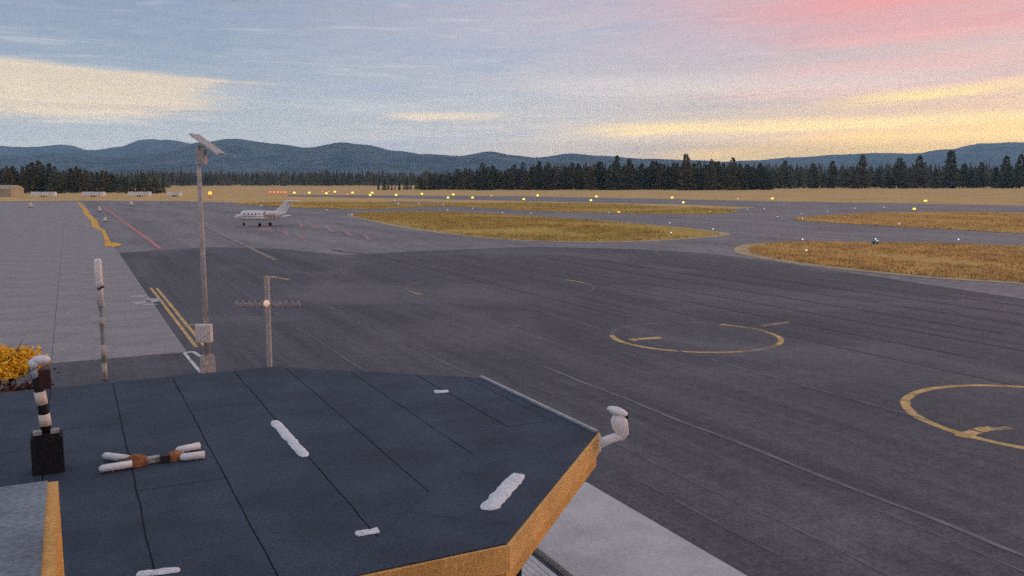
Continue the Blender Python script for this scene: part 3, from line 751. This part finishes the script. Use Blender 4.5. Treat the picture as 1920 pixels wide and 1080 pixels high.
for s_ in (-1, 1): MB().box(RIGHT * .42 + AHEAD * .49 * s_ + Vector((0, 0, 10.05)), (1.44, .05, .1), rot).build('panel_frame', pale, lp)
MB().box(RIGHT * .15 + Vector((0, 0, 9.5)), (.34, .3, .62), Matrix.Rotation(-R(YAW), 3, 'Z')).build('battery_box', steel, lp)
MB().tube([RIGHT * .05 + Vector((0, 0, 9.9)), RIGHT * .4 + Vector((0, 0, 10.02))], .05, 8).build('strut', steel, lp)

wp = thing('banded_post', at(181, 36.2), 'white topped banded post standing behind the far roof edge', 'post')
MB().tube([(0, 0, 0), (0, 0, 3.2)], .085, 12).build('post', mat('post_grey', (.27, .26, .26), .7, .2, 3), wp, True)
for z0, z1 in ((.05, .75), (.95, 1.55), (2.35, 2.75)):
    MB().tube([(0, 0, z0), (0, 0, z1)], .1, 12).build('pale_band', mat('band_beige', (.5, .43, .36), .75, .2, 4), wp, True)
MB().tube([(0, 0, 3.2), (-.01, 0, 4.1), (-.02, 0, 5.15), (-.02, 0, 5.22)], [.14, .15, .15, .11], 14).build('white_sleeve', mat('sleeve_white', (.8, .76, .74), .6, .1, 3), wp, True)
MB().tube([RIGHT * -.03 + Vector((0, 0, 4.15)), RIGHT * .05 + Vector((0, 0, 4.02))], [.19, .19], 14).build('tie_band', mat('tie_lilac', (.55, .5, .56), .7, .2, 4), wp, True)
MB().tube([RIGHT * .02 + Vector((0, 0, 3.98)), RIGHT * .06 + Vector((0, 0, 3.93))], [.17, .17], 14).build('strap', dk, wp, True)

xp = thing('cross_arm_post', at(497, 39), 'slim pale post with wide cross arm and small glowing lamp', 'post')
MB().box((0, 0, 2.05), (.2, .2, 4.1), Matrix.Rotation(-R(YAW), 3, 'Z')).build('post', steel, xp)
arm_m = mat('arm_grey', (.34, .32, .32), .7, .2, 4)
MB().box(Vector((0, 0, 2.88)), (3.0, .1, .12), Matrix.Rotation(-R(YAW), 3, 'Z')).build('cross_arm', arm_m, xp)
for k in range(-5, 6):
    if k: MB().tube([RIGHT * k * .28 + Vector((0, 0, 2.72)), RIGHT * k * .28 + Vector((0, 0, 3.05))], .05, 8).build('arm_peg', arm_m, xp, True)
MB().ell(RIGHT * 0 - AHEAD * .14 + Vector((0, 0, 2.95)), (.15, .12, .15), 14, 8).build('lamp', mat('warm_lamp', (.9, .7, .5), .5, emit=(1, .62, .42), es=.35), xp, True)

# ------------------------------------------------------------------ business jet
def jet():
    jw = mat('jet_white', (.82, .79, .76), .35, .04, 1.0); jt = mat('jet_trim', (.6, .24, .1), .45); jd = mat('jet_glass', (.03, .035, .04), .2); jr = mat('tyre', (.02, .02, .02), .9)
    P = G(490, 424)
    # local +X is the nose
    j = thing('business_jet', P, 'white business jet with T-tail parked on the far apron', 'aircraft')
    nose = (G(420, 420) - P).normalized() * 1.0 - AHEAD * .25
    j.rotation_euler.z = math.atan2(nose.y, nose.x); j.scale = (.92, .92, 1.02)
    prof = [(7.2, .05, 1.45), (6.9, .24, 1.48), (6.2, .5, 1.6), (5.3, .75, 1.78), (4.4, .88, 1.9), (2, .9, 1.95), (-1.5, .9, 1.95), (-3.5, .78, 2.05), (-5.0, .5, 2.25), (-6.2, .22, 2.45), (-6.6, .06, 2.5)]
    MB().tube([(a, 0, c) for a, b_, c in prof], [b_ for a, b_, c in prof], 20).build('fuselage', jw, j, True)
    for s_ in (-1, 1):
        MB().add([(1.0, s_ * .6, 1.35), (-1.6, s_ * .6, 1.35), (-2.2, s_ * 6.6, 1.75), (-1.3, s_ * 6.6, 1.75), (1.0, s_ * .6, 1.55), (-1.6, s_ * .6, 1.45), (-2.2, s_ * 6.6, 1.82), (-1.3, s_ * 6.6, 1.84)],
                 [(0, 1, 2, 3), (4, 5, 6, 7), (0, 4, 7, 3), (1, 5, 6, 2), (2, 6, 7, 3), (0, 1, 5, 4)]).build('wing', jw, j)
        e = MB().tube([(-2.0, s_ * 1.35, 2.4), (-2.3, s_ * 1.35, 2.4), (-3.4, s_ * 1.35, 2.42), (-4.6, s_ * 1.3, 2.42)], [.36, .44, .44, .26], 16).build('engine', jw, j, True)
        MB().tube([(-2.35, s_ * 1.35, 2.4), (-2.75, s_ * 1.35, 2.4)], .452, 16).build('trim_band', jt, e, True)
        pass 
        for k in range(5): MB().tube([(3.6 - k * 1.0, s_ * .86, 2.2), (3.6 - k * 1.0, s_ * .895, 2.2)], .15, 10).build('window', jd, j)
        MB().tube([(-1.0, s_ * 1.5, 1.4), (-1.0, s_ * 1.5, .35)], .07, 8).build('gear_leg', gr_m, j)
        MB().tube([(-1.0, s_ * 1.38, .32), (-1.0, s_ * 1.62, .32)], .32, 14).build('wheel', jr, j, True)
        MB().add([(-7.0, 0, 4.62), (-8.3, 0, 4.62), (-8.8, s_ * 2.3, 4.7), (-8.2, s_ * 2.3, 4.7), (-7.0, 0, 4.76), (-8.3, 0, 4.72), (-8.8, s_ * 2.3, 4.76), (-8.2, s_ * 2.3, 4.77)],
                 [(0, 1, 2, 3), (4, 5, 6, 7), (0, 4, 7, 3), (1, 5, 6, 2), (2, 6, 7, 3), (0, 1, 5, 4)]).build('stabiliser', jw, j)
    MB().add([(-3.4, -.12, 2.6), (-3.4, .12, 2.6), (-6.4, .1, 2.5), (-6.4, -.1, 2.5), (-6.6, -.07, 4.7), (-6.6, .07, 4.7), (-8.4, .05, 4.7), (-8.4, -.05, 4.7)],
             [(0, 1, 2, 3), (4, 5, 6, 7), (0, 1, 5, 4), (1, 2, 6, 5), (2, 3, 7, 6), (3, 0, 4, 7)]).build('fin', jw, j)
    MB().ell((5.15, 0, 2.2), (.75, .66, .42), 16, 8).build('cockpit_window', jd, j, True)
    MB().tube([(4.6, 0, 1.2), (4.7, 0, .3)], .06, 8).build('gear_leg', gr_m, j)
    MB().tube([(4.7, -.1, .25), (4.7, .1, .25)], .25, 12).build('wheel', jr, j, True)
    for s_ in (-1, 1): MB().box((-.2, s_ * .905, 1.8), (9.5, .02, .09)).build('stripe', jt, j)
jet()

# ------------------------------------------------------------------ airfield lights
lens_y = mat('lens_yellow', (.8, .7, .3), .4, emit=(1, .84, .08), es=1.35)
lens_a = mat('lens_amber', (.8, .5, .1), .4, emit=(1, .42, .03), es=1.4)
lens_r = mat('lens_red', (.8, .2, .1), .4, emit=(1, .17, .09), es=1.2)
lens_b = mat('lens_blue', (.5, .6, .9), .4, emit=(.7, .8, 1), es=1.3)
stem_m = mat('light_stem', (.5, .4, .12), .7)
def light_proto(r, h, lm):
    s = MB().tube([(0, 0, 0), (0, 0, h * .55)], r * .35, 8); s.tube([(0, 0, 0), (0, 0, .05)], r * .9, 10)
    l = MB().tube([(0, 0, h * .55), (0, 0, h * .62), (0, 0, h * .9)], [r * .9, r, r * .85], 12); l.ell((0, 0, h * .9), (r * .85, r * .85, h * .14), 12, 4, zmin=0.0)
    return s.mesh('stem', stem_m, True), l.mesh('lens', lm, True)
def lights(pix, name, r, h, lm, label, group, cat='runway light'):
    st, le = light_proto(r, h, lm)
    for p in pix:
        t = thing(name, G(*p), label, cat, group); d = t.location.length; k = min(1.8, max(.8, d / 300)); t.scale = (k, k, k)
        link('stem', st, t); link('lens', le, t)
lights([(552, 366), (580, 366), (612, 367), (628, 364), (661, 366), (694, 370), (698, 366), (743, 370), (791, 368), (840, 375), (850, 369), (886, 375), (982, 378), (1008, 371), (1108, 380), (1118, 373), (1260, 375), (1281, 384), (1448, 377)],
       'runway_light', .42, 1.1, lens_y, 'lit yellow edge light in the row along the distant runway', 'yellow runway edge lights')
lights([(1735, 381), (1714, 396)], 'runway_light', .5, 1.0, lens_y, 'large lit yellow light on the runway edge by the rusty grass', 'large yellow lights by the rusty grass')
lights([(507, 365), (514, 365), (521, 365), (528, 365), (535, 365)], 'runway_light', .32, 1.1, lens_r, 'lit red light in the tight cluster at the runway end', 'red lights at the runway end')
lights([(605, 363), (617, 363), (651, 368)], 'runway_light', .22, .9, lens_r, 'lit red light among the yellow runway lights', 'red lights among the yellow ones')
lights([(921, 370), (1383, 376)], 'runway_light', .2, .8, mat('lens_pink', (.6, .4, .35), .5, emit=(1, .55, .45), es=1.0), 'dim pinkish light along the distant runway', 'dim pinkish runway lights')
lights([(394, 371)], 'amber_beacon', .6, 2.0, lens_a, 'bright amber beacon beside the pole, on the far field edge', None, 'beacon')
lights([(1160, 401)], 'amber_beacon', .42, .8, lens_a, 'lit orange light on the edge of the parallel taxiway', None, 'taxiway light')
lights([(490, 387), (613, 395), (660, 404), (740, 377), (747, 383), (785, 383), (831, 385), (839, 395), (886, 392), (942, 400), (996, 401), (1142, 400), (1256, 420), (1258, 439), (1337, 432), (1332, 398), (1401, 394), (1433, 393), (1458, 408), (1503, 402), (1505, 411),
        (1552, 398), (1603, 392), (1657, 390), (1686, 422), (1505, 452), (1512, 473), (1797, 452)], 'taxiway_light', .12, .4, lens_b, 'small lit blue-white light along the edge of the taxiway', 'blue-white taxiway lights', 'taxiway light')
tb = thing('domed_light', G(1641, 458), 'teal domed light unit with two white lamps on the rusty island', 'light unit')
MB().tube([(0, 0, 0), (0, 0, .35)], [.5, .42], 14).build('base', mat('teal_dark', (.08, .12, .13), .7), tb, True)
MB().ell((0, 0, .35), (.48, .48, .5), 16, 7, zmin=0.0).build('dome', mat('teal_dome', (.2, .32, .34), .5, .2, 4), tb, True)
for s_, z in ((-.16, .75), (.05, .5)): MB().ell(RIGHT * s_ - AHEAD * .42 + Vector((0, 0, z)), (.09, .06, .09), 10, 6).build('lamp', lens_b, tb, True)

# white marker drums on the far concrete
mk = mat('drum_white', (.75, .68, .64), .6, .1, 3)
st = MB().tube([(0, 0, 0), (0, 0, .12)], .5, 14).mesh('foot', dk, True); bd = MB().tube([(0, 0, .12), (0, 0, .5), (0, 0, 1.2), (0, 0, 1.3)], [.42, .42, .34, .28], 14).mesh('drum', mk, True)
for p in ((58, 389), (246, 386), (187, 397), (197, 416)):
    t = thing('marker_drum', G(*p), 'white marker drum standing on the far pavement', 'drum', 'white marker drums'); k = t.location.length / 260; t.scale = (k, k, k)
    link('foot', st, t); link('drum', bd, t)

# white trailers and a tan hangar at the far end
def trailer(px, w, d, label):
    t = thing('box_trailer', far(px, d), label, 'trailer', None, -R(YAW)); L = w / F * d; wm = mat('trailer_white', (.78, .78, .82), .5, .08, .6)
    MB().box((0, 0, 1.5), (L, 2.4, 1.9)).build('body', wm, t); MB().box((0, 0, 2.5), (L + .1, 2.5, .12)).build('roof', wm, t)
    MB().box((L * .3, -1.22, 1.4), (1.0, .05, 1.6)).build('door', mat('trailer_door', (.6, .6, .66), .5), t)
    for k in (-.6, .6):
        for s_ in (-1, 1): MB().tube([(k, s_ * 1.1, .42), (k, s_ * 1.25, .42)], .42, 12).build('wheel', dk, t, True)
trailer(87, 44, 450, 'white box trailer parked next to the tan hangar')
trailer(180, 40, 452, 'white box trailer parked second along from the tan hangar')
trailer(266, 40, 455, 'white box trailer parked third along from the tan hangar')
trailer(330, 26, 458, 'shorter white box trailer parked at the row end, beyond the lamp pole')
hg = thing('hangar', far(-14, 455), 'tan gabled hangar in front of the pine clump', 'hangar', None, -R(YAW))
tan = mat('tan_metal', (.48, .4, .27), .7, .15, .5)
MB().box((0, 5, 2.0), (24, 12, 4.0)).build('wall', tan, hg)
MB().add([(-12.4, -1.4, 4.0), (12.4, -1.4, 4.0), (12.4, 5, 6.0), (-12.4, 5, 6.0), (12.4, 11.4, 4.0), (-12.4, 11.4, 4.0)], [(0, 1, 2, 3), (3, 2, 4, 5), (0, 3, 5), (1, 4, 2), (0, 5, 4, 1)]).build('roof', mat('tan_roof', (.44, .36, .25), .6, .15, .5), hg)
MB().box((4, -1.03, 1.7), (8, .06, 3.4)).build('door', mat('hangar_door', (.38, .32, .24), .7, .1, .5), hg)

# ------------------------------------------------------------------ haze over the plain
hz = MB().box((3000, 4250, 349), (24200, 20700, 702)).mesh('haze', mat('haze_dummy', (1, 1, 1)))
hm = bpy.data.materials.new('haze'); hm.use_nodes = True; nt = hm.node_tree; nt.nodes.clear()
out = nt.nodes.new('ShaderNodeOutputMaterial'); pv = nt.nodes.new('ShaderNodeVolumePrincipled')
pv.inputs['Color'].default_value = (.38, .68, 1.0, 1); pv.inputs['Density'].default_value = HAZE_D; pv.inputs['Anisotropy'].default_value = 0
nt.links.new(pv.outputs[0], out.inputs['Volume'])
hz.materials.clear(); hz.materials.append(hm)
tag(link('haze', hz), 'thin blue haze lying over the plain and mountains', 'haze', None, 'stuff')
